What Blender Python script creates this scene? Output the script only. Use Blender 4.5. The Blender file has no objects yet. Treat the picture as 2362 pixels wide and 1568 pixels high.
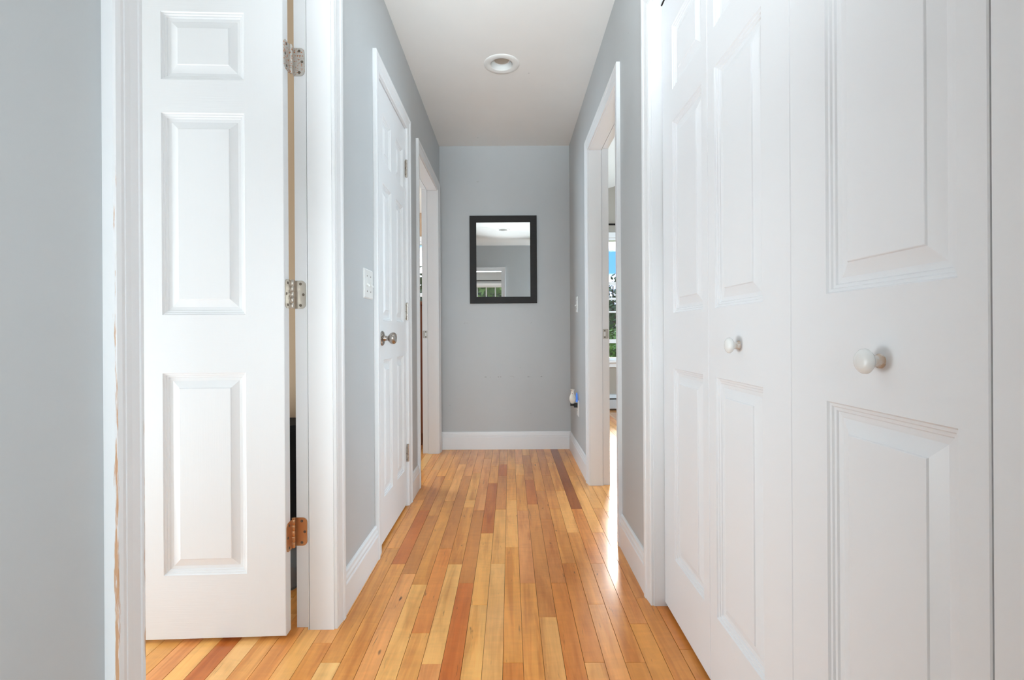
import bpy, bmesh, math, random
from mathutils import Vector, Matrix
R = math.radians
random.seed(7)
scn = bpy.context.scene
COL = scn.collection

# ------------------------------------------------------------------ camera
# pixel frame 2362 x 1568: vanishing point of the hall (1176, 769), focal length 1120 px
FPX, VX, VY, ROLL, CAMH = 1120.0, 1176.0, 769.0, 0.34, 0.93
cam = bpy.data.cameras.new('camera')
cam.sensor_fit = 'HORIZONTAL'
cam.sensor_width = 36.0
cam.lens = FPX / 2362 * 36.0
cam.clip_start = 0.02
cam.clip_end = 400
cam.shift_x = (1181 - VX) / 2362
cam.shift_y = (VY - 784) / 2362
cam_o = bpy.data.objects.new('camera', cam)
COL.objects.link(cam_o)
cam_o.matrix_world = Matrix.Translation((0, 0, CAMH)) @ Matrix.Rotation(R(90), 4, 'X') @ Matrix.Rotation(R(-ROLL), 4, 'Z')
scn.camera = cam_o

# ------------------------------------------------------------------ colour management
scn.view_settings.view_transform = 'Standard'
scn.view_settings.look = 'None'
scn.view_settings.gamma = 1.0
scn.view_settings.exposure = 0.84
scn.view_settings.use_curve_mapping = False
scn.cycles.diffuse_bounces = 4
scn.cycles.max_bounces = 8

# ------------------------------------------------------------------ world: blue sky with white clouds
wd = bpy.data.worlds.new('sky')
scn.world = wd
wd.use_nodes = True
nt = wd.node_tree
nt.nodes.clear()
wo = nt.nodes.new('ShaderNodeOutputWorld')
bg = nt.nodes.new('ShaderNodeBackground')
tc = nt.nodes.new('ShaderNodeTexCoord')
mp = nt.nodes.new('ShaderNodeMapping')
mp.inputs['Scale'].default_value = (1, 1, 2.2)
nz = nt.nodes.new('ShaderNodeTexNoise')
nz.inputs['Scale'].default_value = 5.0
nz.inputs['Detail'].default_value = 7
nz.inputs['Roughness'].default_value = 0.55
rp = nt.nodes.new('ShaderNodeValToRGB')
rp.color_ramp.elements[0].position = 0.47
rp.color_ramp.elements[0].color = (0.05, 0.155, 0.46, 1)
rp.color_ramp.elements[1].position = 0.60
rp.color_ramp.elements[1].color = (0.95, 0.97, 1, 1)
nt.links.new(tc.outputs['Generated'], mp.inputs[0])
nt.links.new(mp.outputs[0], nz.inputs['Vector'])
nt.links.new(nz.outputs['Fac'], rp.inputs[0])
nt.links.new(rp.outputs[0], bg.inputs[0])
bg.inputs['Strength'].default_value = 2.6
nt.links.new(bg.outputs[0], wo.inputs[0])

# ------------------------------------------------------------------ sun, rear window daylight and added fill lamps
sun = bpy.data.lights.new('sun', 'SUN')
sun.energy = 1.6
sun.angle = R(12)
sun.color = (1, 0.95, 0.88)
sun_o = bpy.data.objects.new('sun', sun)
COL.objects.link(sun_o)
sun_o.rotation_euler = Vector((-0.212, -1.0, -0.46)).to_track_quat('-Z', 'Y').to_euler()

def area_lamp(name, loc, direction, sx, sy, power, col=(1, 1, 1)):
    l = bpy.data.lights.new(name, 'AREA')
    l.shape = 'RECTANGLE'
    l.size, l.size_y, l.energy, l.color = sx, sy, power, col
    o = bpy.data.objects.new(name, l)
    COL.objects.link(o)
    o.location = loc
    o.rotation_euler = Vector(direction).to_track_quat('-Z', 'Y').to_euler()
    return o

DAY = (0.80, 0.932, 1.0)
area_lamp('bedroom_fill', (-2.60, 1.00, 0.80), (1, 0, 0.60), 1.2, 1.0, 12, DAY)  # added fill lamp in the unseen part of the bedroom, no window there
area_lamp('bedroom_low_fill', (-2.40, 1.00, 0.35), (1, 0, 1.0), 1.2, 0.6, 18, DAY)  # second added bedroom fill, low and tilted up, no window there
area_lamp('landing_fill', (2.20, -0.24, 0.90), (-1, 0, -0.2), 0.45, 1.2, 33, DAY)  # added fill lamp on the unseen landing, its wall has no window
area_lamp('rear_window_daylight', (-0.57, -3.60, 1.22), (0, 1, 0), 0.85, 1.0, 54, DAY)
area_lamp('study_fill', (3.40, 4.0, 1.5), (-1, 0, 0), 1.6, 1.5, 60, (0.68, 0.87, 1.0))  # added fill lamp by the windowless side wall of the sunny room
area_lamp('guest_fill', (-3.10, 4.6, 1.5), (1, 0, 0), 1.4, 1.5, 54, (0.68, 0.87, 1.0))  # added fill lamp by the windowless side wall of the guest room
# inferred camera flash, spread over added fill spots, some bounced off the ceiling
def flash(name, loc, aim, cone, power, soft, col=DAY):
    l = bpy.data.lights.new(name, 'SPOT')
    l.energy, l.spot_size, l.spot_blend, l.shadow_soft_size, l.color = power, R(cone), 1.0, soft, col
    o = bpy.data.objects.new(name, l)
    COL.objects.link(o)
    o.location = loc
    o.rotation_euler = (Vector(aim) - Vector(loc)).to_track_quat('-Z', 'Y').to_euler()
    return o
flash('camera_flash_wide', (0.34, -0.30, 1.02), (-0.85, 1.55, 0.90), 96, 17, 0.24)
flash('camera_flash_zoomed', (0.10, -0.28, 1.10), (-0.20, 3.0, 0.75), 50, 38, 0.24)
flash('bounce_flash_wide', (0.0, -0.30, 1.00), (0.06, 1.75, 2.44), 58, 68, 0.10)
flash('bounce_flash_zoomed', (0.0, -0.30, 1.00), (0.05, 2.1, 2.44), 36, 95, 0.10)
flash('bounce_flash_overhead', (0.0, -0.30, 1.00), (0.05, 0.80, 2.44), 54, 72, 0.10)

# ================================================================== helpers
def S(c):
    """sRGB 0-255 to linear"""
    r = []
    for v in c[:3]:
        v /= 255.0
        r.append(v / 12.92 if v <= 0.04045 else ((v + 0.055) / 1.055) ** 2.4)
    return (*r, 1.0)

class NT:
    def __init__(self, name):
        self.m = bpy.data.materials.new(name)
        self.m.use_nodes = True
        self.t = self.m.node_tree
        self.b = self.t.nodes['Principled BSDF']
    def n(self, ty, **kw):
        nd = self.t.nodes.new(ty)
        for k, v in kw.items():
            setattr(nd, k, v)
        return nd
    def put(self, sock, v):
        if isinstance(v, bpy.types.NodeSocket):
            self.t.links.new(v, sock)
        elif v is not None:
            sock.default_value = v
    def math(self, op, a, b=None, c=None, clamp=False):
        nd = self.n('ShaderNodeMath', operation=op, use_clamp=clamp)
        for i, v in enumerate((a, b, c)):
            if v is not None:
                self.put(nd.inputs[i], v)
        return nd.outputs[0]
    def pos(self, kind='Object'):
        if kind == 'World':
            return self.n('ShaderNodeNewGeometry').outputs['Position']
        return self.n('ShaderNodeTexCoord').outputs[kind]
    def sep(self, v):
        s = self.n('ShaderNodeSeparateXYZ')
        self.put(s.inputs[0], v)
        return s.outputs
    def scale(self, v, sc, loc=None):
        m = self.n('ShaderNodeMapping')
        self.put(m.inputs['Vector'], v)
        m.inputs['Scale'].default_value = sc
        if loc is not None:
            self.put(m.inputs['Location'], loc)
        return m.outputs[0]
    def noise(self, v, s=1.0, d=3, rough=0.5, dist=0.0):
        k = self.n('ShaderNodeTexNoise')
        self.put(k.inputs['Vector'], v)
        k.inputs['Scale'].default_value = s
        k.inputs['Detail'].default_value = d
        k.inputs['Roughness'].default_value = rough
        k.inputs['Distortion'].default_value = dist
        return k.outputs['Fac']
    def remap(self, v, a, b, c=0.0, d=1.0):
        k = self.n('ShaderNodeMapRange')
        self.put(k.inputs[0], v)
        for i, x in enumerate((a, b, c, d)):
            k.inputs[i + 1].default_value = x
        return k.outputs[0]
    def mix(self, f, a, b, blend='MIX'):
        k = self.n('ShaderNodeMix', data_type='RGBA', blend_type=blend)
        self.put(k.inputs['Factor'], f)
        self.put(k.inputs['A'], a)
        self.put(k.inputs['B'], b)
        return k.outputs['Result']
    def bump(self, h, strength, dist=0.001):
        k = self.n('ShaderNodeBump')
        k.inputs['Strength'].default_value = strength
        k.inputs['Distance'].default_value = dist
        self.put(k.inputs['Height'], h)
        self.t.links.new(k.outputs[0], self.b.inputs['Normal'])
    def set(self, **kw):
        names = dict(col='Base Color', rough='Roughness', metal='Metallic', spec='Specular IOR Level', coat='Coat Weight', coatr='Coat Roughness', trans='Transmission Weight', ecol='Emission Color', estr='Emission Strength', ior='IOR', sub='Subsurface Weight')
        for k, v in kw.items():
            self.put(self.b.inputs[names[k]], v)
        return self

def simple(name, rgb, rough=0.5, metal=0.0, bumps=None, spec=0.5):
    k = NT(name)
    v = k.pos()
    f = k.noise(v, 9, 3)
    c = S(rgb)
    d = tuple(x * 0.93 for x in c[:3]) + (1,)
    k.set(col=k.mix(k.remap(f, 0.35, 0.65), d, c), rough=rough, metal=metal, spec=spec)
    if bumps:
        k.bump(k.noise(v, bumps[0], 2), bumps[1], 0.001)
    return k.m

M = {}
# --- wall and ceiling paint
def wall_paint(name, rgb, rough=0.45):
    k = NT(name)
    v = k.pos('World')
    f = k.noise(v, 2.5, 3)
    c = S(rgb)
    d = tuple(x * 0.965 for x in c[:3]) + (1,)
    base = k.mix(k.remap(f, 0.3, 0.7), d, c)
    # a few small scuffs and specks
    sp = k.noise(k.scale(v, (14, 14, 30)), 1.0, 2)
    m = k.remap(sp, 0.775, 0.80)
    base = k.mix(k.math('MULTIPLY', m, 0.35), base, S((150, 148, 145)))
    k.set(col=base, rough=rough, spec=0.4)
    k.bump(k.noise(v, 260, 2), 0.10, 0.0006)
    return k.m
M['grey'] = wall_paint('grey_wall_paint', (196, 198, 199))
def scuffed_paint():
    m = M['grey'].copy()
    m.name = 'scuffed_grey_wall_paint'
    k = NT.__new__(NT)
    k.m, k.t = m, m.node_tree
    k.b = k.t.nodes['Principled BSDF']
    old = k.b.inputs['Base Color'].links[0].from_socket
    v = k.pos('World')
    x, y, z = k.sep(v)
    row = k.math('LESS_THAN', k.math('ABSOLUTE', k.math('SUBTRACT', z, k.math('ADD', 0.578, k.math('MULTIPLY', k.noise(v, 9, 1), 0.006)))), 0.0022)
    dash = k.math('GREATER_THAN', k.noise(k.scale(v, (55, 1, 1)), 1.0, 2), 0.60)
    span = k.math('LESS_THAN', k.math('ABSOLUTE', k.math('SUBTRACT', x, 0.02)), 0.33)
    msk = k.math('MULTIPLY', k.math('MULTIPLY', row, dash), k.math('MULTIPLY', span, 0.6))
    k.put(k.b.inputs['Base Color'], k.mix(msk, old, S((96, 92, 90))))
    return m
M['grey_scuffed'] = scuffed_paint()
M['tan'] = wall_paint('tan_wall_paint', (202, 176, 148))
M['beige'] = wall_paint('beige_wall_paint', (172, 164, 154))
M['ceil'] = wall_paint('ceiling_paint', (236, 234, 231), 0.8)
M['dark'] = simple('dark_subfloor', (58, 36, 20), 0.8)

# --- white enamel
def enamel(name, rgb=(238, 238, 239), rough=0.34, grain=None, amt=0.12):
    k = NT(name)
    v = k.pos()
    k.set(col=S(rgb), rough=rough, spec=0.45)
    if grain == 'v':
        k.bump(k.noise(k.scale(v, (420, 420, 9)), 1.0, 3, 0.55, 0.4), amt, 0.0012)
    elif grain == 'h':
        k.bump(k.noise(k.scale(v, (9, 9, 420)), 1.0, 3, 0.55, 0.4), amt, 0.0012)
    else:
        k.bump(k.noise(v, 120, 2), 0.05, 0.0005)
    return k.m
M['white'] = enamel('white_enamel')
M['white_v'] = enamel('white_enamel_vertical_grain', grain='v', amt=0.16)
M['white_h'] = enamel('white_enamel_horizontal_grain', grain='h', amt=0.30)
M['bifold'] = enamel('closet_door_enamel', (232, 232, 234), 0.36)

# --- worn casing: paint rubbed through to the wood along the edges
def worn(name, lines, zmax, rgb=(238, 238, 239)):
    """lines: (Y, X, half width, strength) of the rubbed arrises"""
    k = NT(name)
    v = k.pos('World')
    x, y, z = k.sep(v)
    n1 = k.noise(k.scale(v, (300, 300, 22)), 1.0, 4, 0.6)
    n2 = k.noise(k.scale(v, (60, 60, 9)), 1.0, 2)
    total = None
    for yc, xc, hw, st in lines:
        dist = k.math('ABSOLUTE', k.math('SUBTRACT', k.math('ADD', y, k.math('MULTIPLY', k.math('SUBTRACT', n2, 0.5), 0.006)), yc))
        dist = k.math('ADD', dist, k.math('ABSOLUTE', k.math('SUBTRACT', x, xc)))
        near = k.remap(dist, 0.0, hw, 1.0, 0.0)
        height = k.remap(z, 0.35, zmax, st, st - 0.42)
        val = k.math('ADD', k.math('MULTIPLY', near, 0.42), k.math('ADD', k.math('MULTIPLY', n1, 0.75), height))
        m = k.remap(val, 0.98, 1.08)
        m = k.math('MULTIPLY', m, k.math('GREATER_THAN', near, 0.02))
        total = m if total is None else k.math('MAXIMUM', total, m)
    wood = k.mix(k.noise(v, 40, 2), S((196, 128, 66)), S((214, 168, 118)))
    k.set(col=k.mix(k.math('MULTIPLY', total, 0.85), S(rgb), wood), rough=0.36)
    k.bump(k.math('SUBTRACT', k.math('MULTIPLY', k.noise(v, 90, 2), 0.3), total), 0.25, 0.001)
    return k.m
M['worn_near'] = worn('worn_white_casing', [(0.6700, -0.5440, 0.0075, 0.45), (0.7320, -0.5510, 0.0085, 0.46)], 1.6)
M['worn_far'] = worn('chipped_white_casing', [(1.5345, -0.5510, 0.006, 0.16)], 1.2)

# --- hardwood
def planks(name, by_object=True):
    k = NT(name)
    oi = k.n('ShaderNodeObjectInfo')
    v = k.pos('Object')
    off = k.n('ShaderNodeCombineXYZ')
    rnd = k.math('MULTIPLY', oi.outputs['Random'], 57.0)
    k.put(off.inputs[0], rnd)
    k.put(off.inputs[1], k.math('MULTIPLY', oi.outputs['Random'], 131.0))
    add = k.n('ShaderNodeVectorMath', operation='ADD')
    k.put(add.inputs[0], v)
    k.put(add.inputs[1], off.outputs[0])
    p = add.outputs[0]
    wavy = k.noise(k.scale(p, (16, 2.2, 1)), 1.0, 3, 0.55, 0.7)
    fine = k.noise(k.scale(p, (190, 5, 1)), 1.0, 3, 0.6, 0.2)
    curl = k.noise(k.scale(p, (9, 30, 1)), 1.0, 2, 0.5, 1.2)
    streak = k.noise(k.scale(p, (62, 4.5, 1)), 1.0, 4, 0.62, 0.5)
    knot = k.noise(k.scale(p, (26, 9, 1)), 1.0, 2, 0.5)
    base = oi.outputs['Color'] if by_object else S((214, 152, 92))
    lum = k.math('ADD', k.math('ADD', k.math('MULTIPLY', k.math('SUBTRACT', wavy, 0.5), 0.70), k.math('MULTIPLY', k.math('SUBTRACT', fine, 0.5), 0.20)), k.math('ADD', 1.0, k.math('MULTIPLY', k.math('SUBTRACT', curl, 0.5), 0.22)))
    c = k.n('ShaderNodeVectorMath', operation='SCALE')
    k.put(c.inputs[0], base)
    k.put(c.inputs['Scale'], lum)
    warm = k.mix(k.remap(wavy, 0.52, 0.30, 0.0, 0.55), c.outputs[0], k.mix(1.0, c.outputs[0], (0.99, 0.82, 0.66, 1), 'MULTIPLY'))
    heart = k.noise(k.scale(p, (22, 1.5, 1)), 1.0, 4, 0.6, 0.9)
    warm = k.mix(k.remap(heart, 0.50, 0.66, 0.0, 0.75), warm, k.mix(1.0, warm, (0.80, 0.66, 0.52, 1), 'MULTIPLY'))
    pale = k.noise(k.scale(p, (30, 1.8, 1)), 1.0, 3, 0.6, 0.9)
    warm = k.mix(k.remap(pale, 0.56, 0.70, 0.0, 0.5), warm, k.mix(1.0, warm, (1.12, 1.14, 1.18, 1), 'MULTIPLY'))
    st = k.remap(streak, 0.665, 0.73, 0.0, 0.75)
    kn = k.remap(knot, 0.735, 0.785, 0.0, 0.9)
    dark = k.math('MAXIMUM', st, kn)
    col = k.mix(dark, warm, S((92, 56, 30)))
    k.set(col=col, rough=k.remap(fine, 0.3, 0.7, 0.30, 0.40), spec=0.32, coat=0.40, coatr=0.13)
    k.bump(fine, 0.05, 0.0004)
    return k.m
M['plank'] = planks('maple_plank')

def strip_floor(name):
    """room floors seen from afar: strips run along Y"""
    k = NT(name)
    v = k.pos('World')
    x, y, z = k.sep(v)
    row = k.math('FLOOR', k.math('DIVIDE', x, 0.0575))
    wn = k.n('ShaderNodeTexWhiteNoise', noise_dimensions='1D')
    k.put(wn.inputs['W'], row)
    yy = k.math('FLOOR', k.math('ADD', k.math('DIVIDE', y, 0.7), k.math('MULTIPLY', wn.outputs['Value'], 9.0)))
    wn2 = k.n('ShaderNodeTexWhiteNoise', noise_dimensions='2D')
    cb = k.n('ShaderNodeCombineXYZ')
    k.put(cb.inputs[0], row)
    k.put(cb.inputs[1], yy)
    k.put(wn2.inputs['Vector'], cb.outputs[0])
    g = k.noise(k.scale(v, (120, 4, 1)), 1.0, 3)
    c = k.mix(wn2.outputs['Value'], S((196, 132, 78)), S((232, 184, 128)))
    c = k.mix(k.remap(g, 0.3, 0.7, 0.0, 0.4), c, S((180, 118, 66)))
    fr = k.math('FRACT', k.math('DIVIDE', x, 0.0575))
    c = k.mix(k.math('LESS_THAN', fr, 0.02), c, S((70, 42, 22)))
    k.set(col=c, rough=0.28, coat=0.5, coatr=0.08)
    return k.m
M['strip'] = strip_floor('maple_strip_floor')

# --- metals and others
def nickel(name, rgb=(196, 188, 178), rough=0.32, rust=0.0):
    k = NT(name)
    v = k.pos('World')
    n = k.noise(v, 170, 4, 0.6)
    m = k.remap(n, 0.68 - rust * 0.12, 0.73 - rust * 0.12, 0.0, 1.0 if rust else 0.0)
    k.set(col=k.mix(m, S(rgb), S((182, 108, 56))), metal=k.math('SUBTRACT', 0.92, k.math('MULTIPLY', m, 0.8)), rough=k.remap(n, 0.3, 0.7, rough - 0.05, rough + 0.12))
    return k.m
M['nickel'] = nickel('satin_nickel', rust=0.0)
M['floor_tinted'] = nickel('floor_tinted_hinge_metal', (206, 158, 116), 0.36)  # bottom hinge: the floor's warm reflection is put into the metal colour
M['rusty'] = nickel('rusty_nickel', (206, 203, 198), 0.5, 1.0)
M['screw'] = simple('screw_steel', (120, 110, 100), 0.4, 0.9)
M['hole'] = simple('dark_recess', (38, 30, 24), 0.8)
M['knobm'] = nickel('brushed_nickel_knob', (176, 168, 160), 0.22)
M['mirror'] = NT('mirror_glass').set(col=(0.86, 0.87, 0.87, 1), metal=1.0, rough=0.015).m
k = NT('charcoal_wood')
v = k.pos()
g = k.noise(k.scale(v, (20, 300, 300)), 1.0, 3)
k.set(col=k.mix(g, S((32, 30, 29)), S((44, 41, 40))), rough=0.55, spec=0.3)
k.bump(g, 0.08)
M['charcoal'] = k.m
M['ivory'] = simple('ivory_plastic', (232, 230, 224), 0.32)
M['plate'] = simple('white_plastic', (234, 234, 232), 0.3)
M['black'] = simple('black_plastic', (18, 17, 17), 0.45)
M['bulb'] = simple('bulb_lens', (170, 156, 140), 0.45)
M['baffle'] = simple('white_baffle', (236, 235, 232), 0.4)
k = NT('porcelain')
v = k.pos()
sp = k.noise(v, 95, 1)
k.set(col=k.mix(k.remap(sp, 0.70, 0.73), S((236, 230, 220)), S((150, 58, 60))), rough=0.2)
M['porcelain'] = k.m
M['bluelamp'] = NT('blue_lamp').set(col=S((90, 140, 220)), ecol=S((70, 130, 235)), estr=0.25).m
def glass(name):
    k = NT(name)
    t = k.t
    tr = k.n('ShaderNodeBsdfTransparent')
    gl = k.n('ShaderNodeBsdfGlossy')
    gl.inputs['Roughness'].default_value = 0.02
    mx = k.n('ShaderNodeMixShader')
    mx.inputs[0].default_value = 0.05
    t.links.new(tr.outputs[0], mx.inputs[1])
    t.links.new(gl.outputs[0], mx.inputs[2])
    t.links.new(mx.outputs[0], t.nodes['Material Output'].inputs[0])
    return k.m
M['glass'] = glass('window_glass')
M['rodblack'] = simple('black_iron', (24, 23, 24), 0.4, 0.6)
k = NT('cherry_wood')
v = k.pos()
g = k.noise(k.scale(v, (60, 60, 4)), 1.0, 4, 0.6, 0.5)
k.set(col=k.mix(g, S((120, 56, 22)), S((158, 82, 36))), rough=0.35)
M['cherry'] = k.m
M['hamper'] = simple('black_fabric', (26, 24, 24), 0.9, bumps=(400, 0.3))
M['clear'] = NT('clear_plastic').set(col=(0.9, 0.93, 0.95, 1), rough=0.12, trans=0.85, ior=1.3).m
M['cloth'] = simple('tan_cloth', (190, 160, 132), 0.9)
M['heater'] = simple('heater_enamel', (206, 208, 212), 0.4, 0.2)
k = NT('lawn_grass')
v = k.pos('World')
k.set(col=k.mix(k.noise(v, 1.3, 4, 0.7), S((70, 100, 36)), S((136, 156, 70))), rough=0.9)
k.bump(k.noise(v, 40, 2), 0.5, 0.02)
M['lawn'] = k.m
def leafmat(name, a, b):
    k = NT(name)
    v = k.pos('World')
    k.set(col=k.mix(k.noise(v, 6, 2), S(a), S(b)), rough=0.6)
    return k.m
M['leaf1'] = leafmat('green_leaf', (46, 84, 24), (120, 156, 60))
M['leaf2'] = leafmat('dark_leaf', (28, 52, 26), (66, 92, 50))
M['leaf3'] = leafmat('fern_leaf', (60, 110, 30), (150, 176, 70))
M['bark'] = simple('bark', (84, 66, 50), 0.9)

# ------------------------------------------------------------------ mesh helpers
class MB:
    def __init__(self):
        self.v, self.f, self.mi = [], [], []
    def quad(self, *p, m=0):
        i = len(self.v)
        self.v += [tuple(q) for q in p]
        self.f.append(tuple(range(i, i + len(p))))
        self.mi.append(m)
        return self
    def box(self, x0, x1, y0, y1, z0, z1, m=0):
        i = len(self.v)
        self.v += [(x, y, z) for z in (z0, z1) for y in (y0, y1) for x in (x0, x1)]
        for f in ((0, 2, 3, 1), (4, 5, 7, 6), (0, 1, 5, 4), (2, 6, 7, 3), (0, 4, 6, 2), (1, 3, 7, 5)):
            self.f.append(tuple(i + a for a in f))
            self.mi.append(m)
        return self
    def loops(self, rows, close=True, caps=True, m=0):
        """rows: list of equally long point loops joined by quads"""
        i = len(self.v)
        n = len(rows[0])
        for r in rows:
            self.v += [tuple(p) for p in r]
        for a in range(len(rows) - 1):
            for b in range(n if close else n - 1):
                c = (b + 1) % n
                self.f.append((i + a * n + b, i + a * n + c, i + (a + 1) * n + c, i + (a + 1) * n + b))
                self.mi.append(m)
        if caps:
            self.f.append(tuple(i + b for b in reversed(range(n))))
            self.mi.append(m)
            e = i + (len(rows) - 1) * n
            self.f.append(tuple(e + b for b in range(n)))
            self.mi.append(m)
        return self
    def lathe(self, prof, c=(0, 0, 0), axis=(0, 0, 1), n=32, m=0, caps=True):
        """prof: (radius, height along axis)"""
        q = Vector((0, 0, 1)).rotation_difference(Vector(axis).normalized())
        rows = []
        for r, h in prof:
            rows.append([Vector(c) + q @ Vector((r * math.cos(2 * math.pi * k / n), r * math.sin(2 * math.pi * k / n), h)) for k in range(n)])
        return self.loops(rows, True, caps, m)
    def build(self, name, mats, parent=None, smooth=False, world=True, fix=True, bevel=0.0):
        me = bpy.data.meshes.new(name)
        off = Vector((0, 0, 0))
        if parent is not None and world:
            off = parent['_w'] if False else WORLD.get(parent.name, Vector((0, 0, 0)))
        me.from_pydata([tuple(Vector(p) - off) for p in self.v], [], self.f)
        if not isinstance(mats, (list, tuple)):
            mats = [mats]
        for a in mats:
            me.materials.append(a)
        for p, a in zip(me.polygons, self.mi):
            p.material_index = a
        if fix or bevel:
            bm = bmesh.new()
            bm.from_mesh(me)
            if bevel:
                bmesh.ops.bevel(bm, geom=bm.edges[:], offset=bevel, segments=1, affect='EDGES', clamp_overlap=True)
            bmesh.ops.recalc_face_normals(bm, faces=bm.faces)
            bm.to_mesh(me)
            bm.free()
        if smooth:
            me.polygons.foreach_set('use_smooth', [True] * len(me.polygons))
            me.set_sharp_from_angle(angle=R(38))
        o = bpy.data.objects.new(name, me)
        COL.objects.link(o)
        if parent is not None:
            o.parent = parent
        WORLD[o.name] = off
        return o
WORLD = {}

def tag(o, label=None, cat=None, group=None, kind=None):
    if label:
        o['label'] = label
    if cat:
        o['category'] = cat
    if group:
        o['group'] = group
    if kind:
        o['kind'] = kind
    return o

def empty(name, loc=(0, 0, 0), rz=0.0):
    o = bpy.data.objects.new(name, None)
    o.empty_display_size = 0.05
    COL.objects.link(o)
    o.location = loc
    o.rotation_euler = (0, 0, rz)
    WORLD[o.name] = Vector(loc)
    return o

def place(o, parent, loc=(0, 0, 0)):
    o.parent = parent
    o.location = loc
    return o

# ================================================================== the shell
XL, XR, YB, ZC = -0.560, 0.486, 3.910, 2.44
TH = 0.122                       # wall thickness
YREAR = -0.53

def wall(name, boxes, mat, label):
    b = MB()
    for q in boxes:
        b.box(*q)
    return tag(b.build(name, mat), label, 'wall', kind='structure')

D1 = (0.736, 1.531)              # bedroom doorway, clear opening along Y
D2 = (2.071, 2.632)              # linen closet door
D3 = (2.993, 3.768)              # far doorway on the same side
D4 = (2.183, 2.958)              # doorway to the sunny room
CL = (0.150, 1.651)              # wide closet with folding doors
DH = 2.043                       # head of the openings
J = 0.030                        # jamb board

wl = []
yy = 0.315
for a, b_ in (D1, D2, D3):
    wl.append((XL - TH, XL, yy, a - J, 0, ZC))
    wl.append((XL - TH, XL, a - J, b_ + J, DH + J, ZC))
    yy = b_ + J
wl.append((XL - TH, XL, yy, YB, 0, ZC))
wall('wall_left', wl, M['grey'], 'grey painted hallway wall pierced by three white door frames')
wr = []
yy = 0.0
for a, b_ in (CL, D4):
    wr.append((XR, XR + TH, yy, a - J, 0, ZC))
    wr.append((XR, XR + TH, a - J, b_ + J, DH + J, ZC))
    yy = b_ + J
wr.append((XR, XR + TH, yy, YB, 0, ZC))
wall('wall_right', wr, M['grey'], 'grey painted hallway wall with the folding closet doors')
wall('wall_back', [(XL - TH, XR + TH, YB, YB + 0.115, 0, ZC)], M['grey_scuffed'], 'grey end wall of the hallway carrying the mirror')
RD = (-0.95, -0.14)              # doorway in the wall behind the camera
wall('wall_front', [(-2.3, RD[0] - J, YREAR - TH, YREAR, 0, ZC), (RD[0] - J, RD[1] + J, YREAR - TH, YREAR, 1.998 + J, ZC), (RD[1] + J, 2.3, YREAR - TH, YREAR, 0, ZC)], M['grey'], 'grey wall with a doorway facing the hallway mirror')
wall('wall_landing', [(-3.2, XL, 0.20, 0.315, 0, ZC), (XR, 2.3, -0.02, 0.095, 0, ZC), (-2.42, -2.3, YREAR - TH, 0.2, 0, ZC), (2.3, 2.42, YREAR - TH, 0.095, 0, ZC)], M['grey'], 'grey cross walls of the landing at the near end of the hallway')
wall('wall_bedroom', [(-3.2, XL - TH, 1.95, 2.0, 0, ZC), (-3.32, -3.2, 0.2, 2.0, 0, ZC)], M['tan'], 'tan bedroom wall seen through the hinge gap of the open door')
wall('wall_linen_closet', [(-1.3, XL - TH, 2.0, 2.03, 0, ZC), (-1.33, -1.3, 2.0, 2.8, 0, ZC), (-1.3, XL - TH, 2.76, 2.8, 0, ZC)], M['grey'], 'grey inside walls of the linen closet')
wall('wall_closet', [(XR + TH, 1.27, 0.095, 0.12, 0, ZC), (1.25, 1.28, 0.095, 1.75, 0, ZC), (XR + TH, 1.27, 1.72, 1.80, 0, ZC)], M['beige'], 'inside walls of the closet behind the folding doors')
W4Y = 5.87
WX = (0.88, 1.86)                # sunny room window
W3Y = 6.05
W3X = (-1.75, -0.85)
wall('wall_sunny_room', [(XR, XR + TH, YB, W4Y + .1, 0, 3.6), (XR + TH, WX[0], W4Y, W4Y + .12, 0, 3.7), (WX[1], 3.6, W4Y, W4Y + .12, 0, 3.7), (WX[0], WX[1], W4Y, W4Y + .12, 0, 0.60), (WX[0], WX[1], W4Y, W4Y + .12, 2.08, 3.7),
     (3.5, 3.62, 1.75, W4Y + .1, 0, 3.7), (1.28, 3.6, 1.70, 1.80, 0, 3.7), (XR + 0.02, XR + TH, 1.75, YB, ZC, 3.7)], M['beige'], 'beige wall of the sunny room around its window')
wall('wall_guest_room', [(XL - TH, XL - TH + .06, YB, W3Y + .1, 0, ZC), (-3.2, W3X[0], W3Y, W3Y + .12, 0, ZC), (W3X[1], XL - .06, W3Y, W3Y + .12, 0, ZC), (W3X[0], W3X[1], W3Y, W3Y + .12, 0, 0.75), (W3X[0], W3X[1], W3Y, W3Y + .12, 2.08, ZC),
     (-3.32, -3.2, 2.8, W3Y + .1, 0, ZC), (-3.2, -1.33, 2.74, 2.8, 0, ZC)], M['cloth'], 'tan wall of the guest room around its window')
W2Y = -3.70
W2X = (-1.02, -0.12)
wall('wall_rear_room', [(-2.3, W2X[0], W2Y - .12, W2Y, 0, ZC), (W2X[1], 2.2, W2Y - .12, W2Y, 0, ZC), (W2X[0], W2X[1], W2Y - .12, W2Y, 0, 0.7), (W2X[0], W2X[1], W2Y - .12, W2Y, 2.06, ZC), (-2.42, -2.3, W2Y - .1, YREAR - TH, 0, ZC), (2.0, 2.12, W2Y - .1, YREAR - TH, 0, ZC)], M['grey'], 'grey wall of the room reflected in the hallway mirror')

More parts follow.
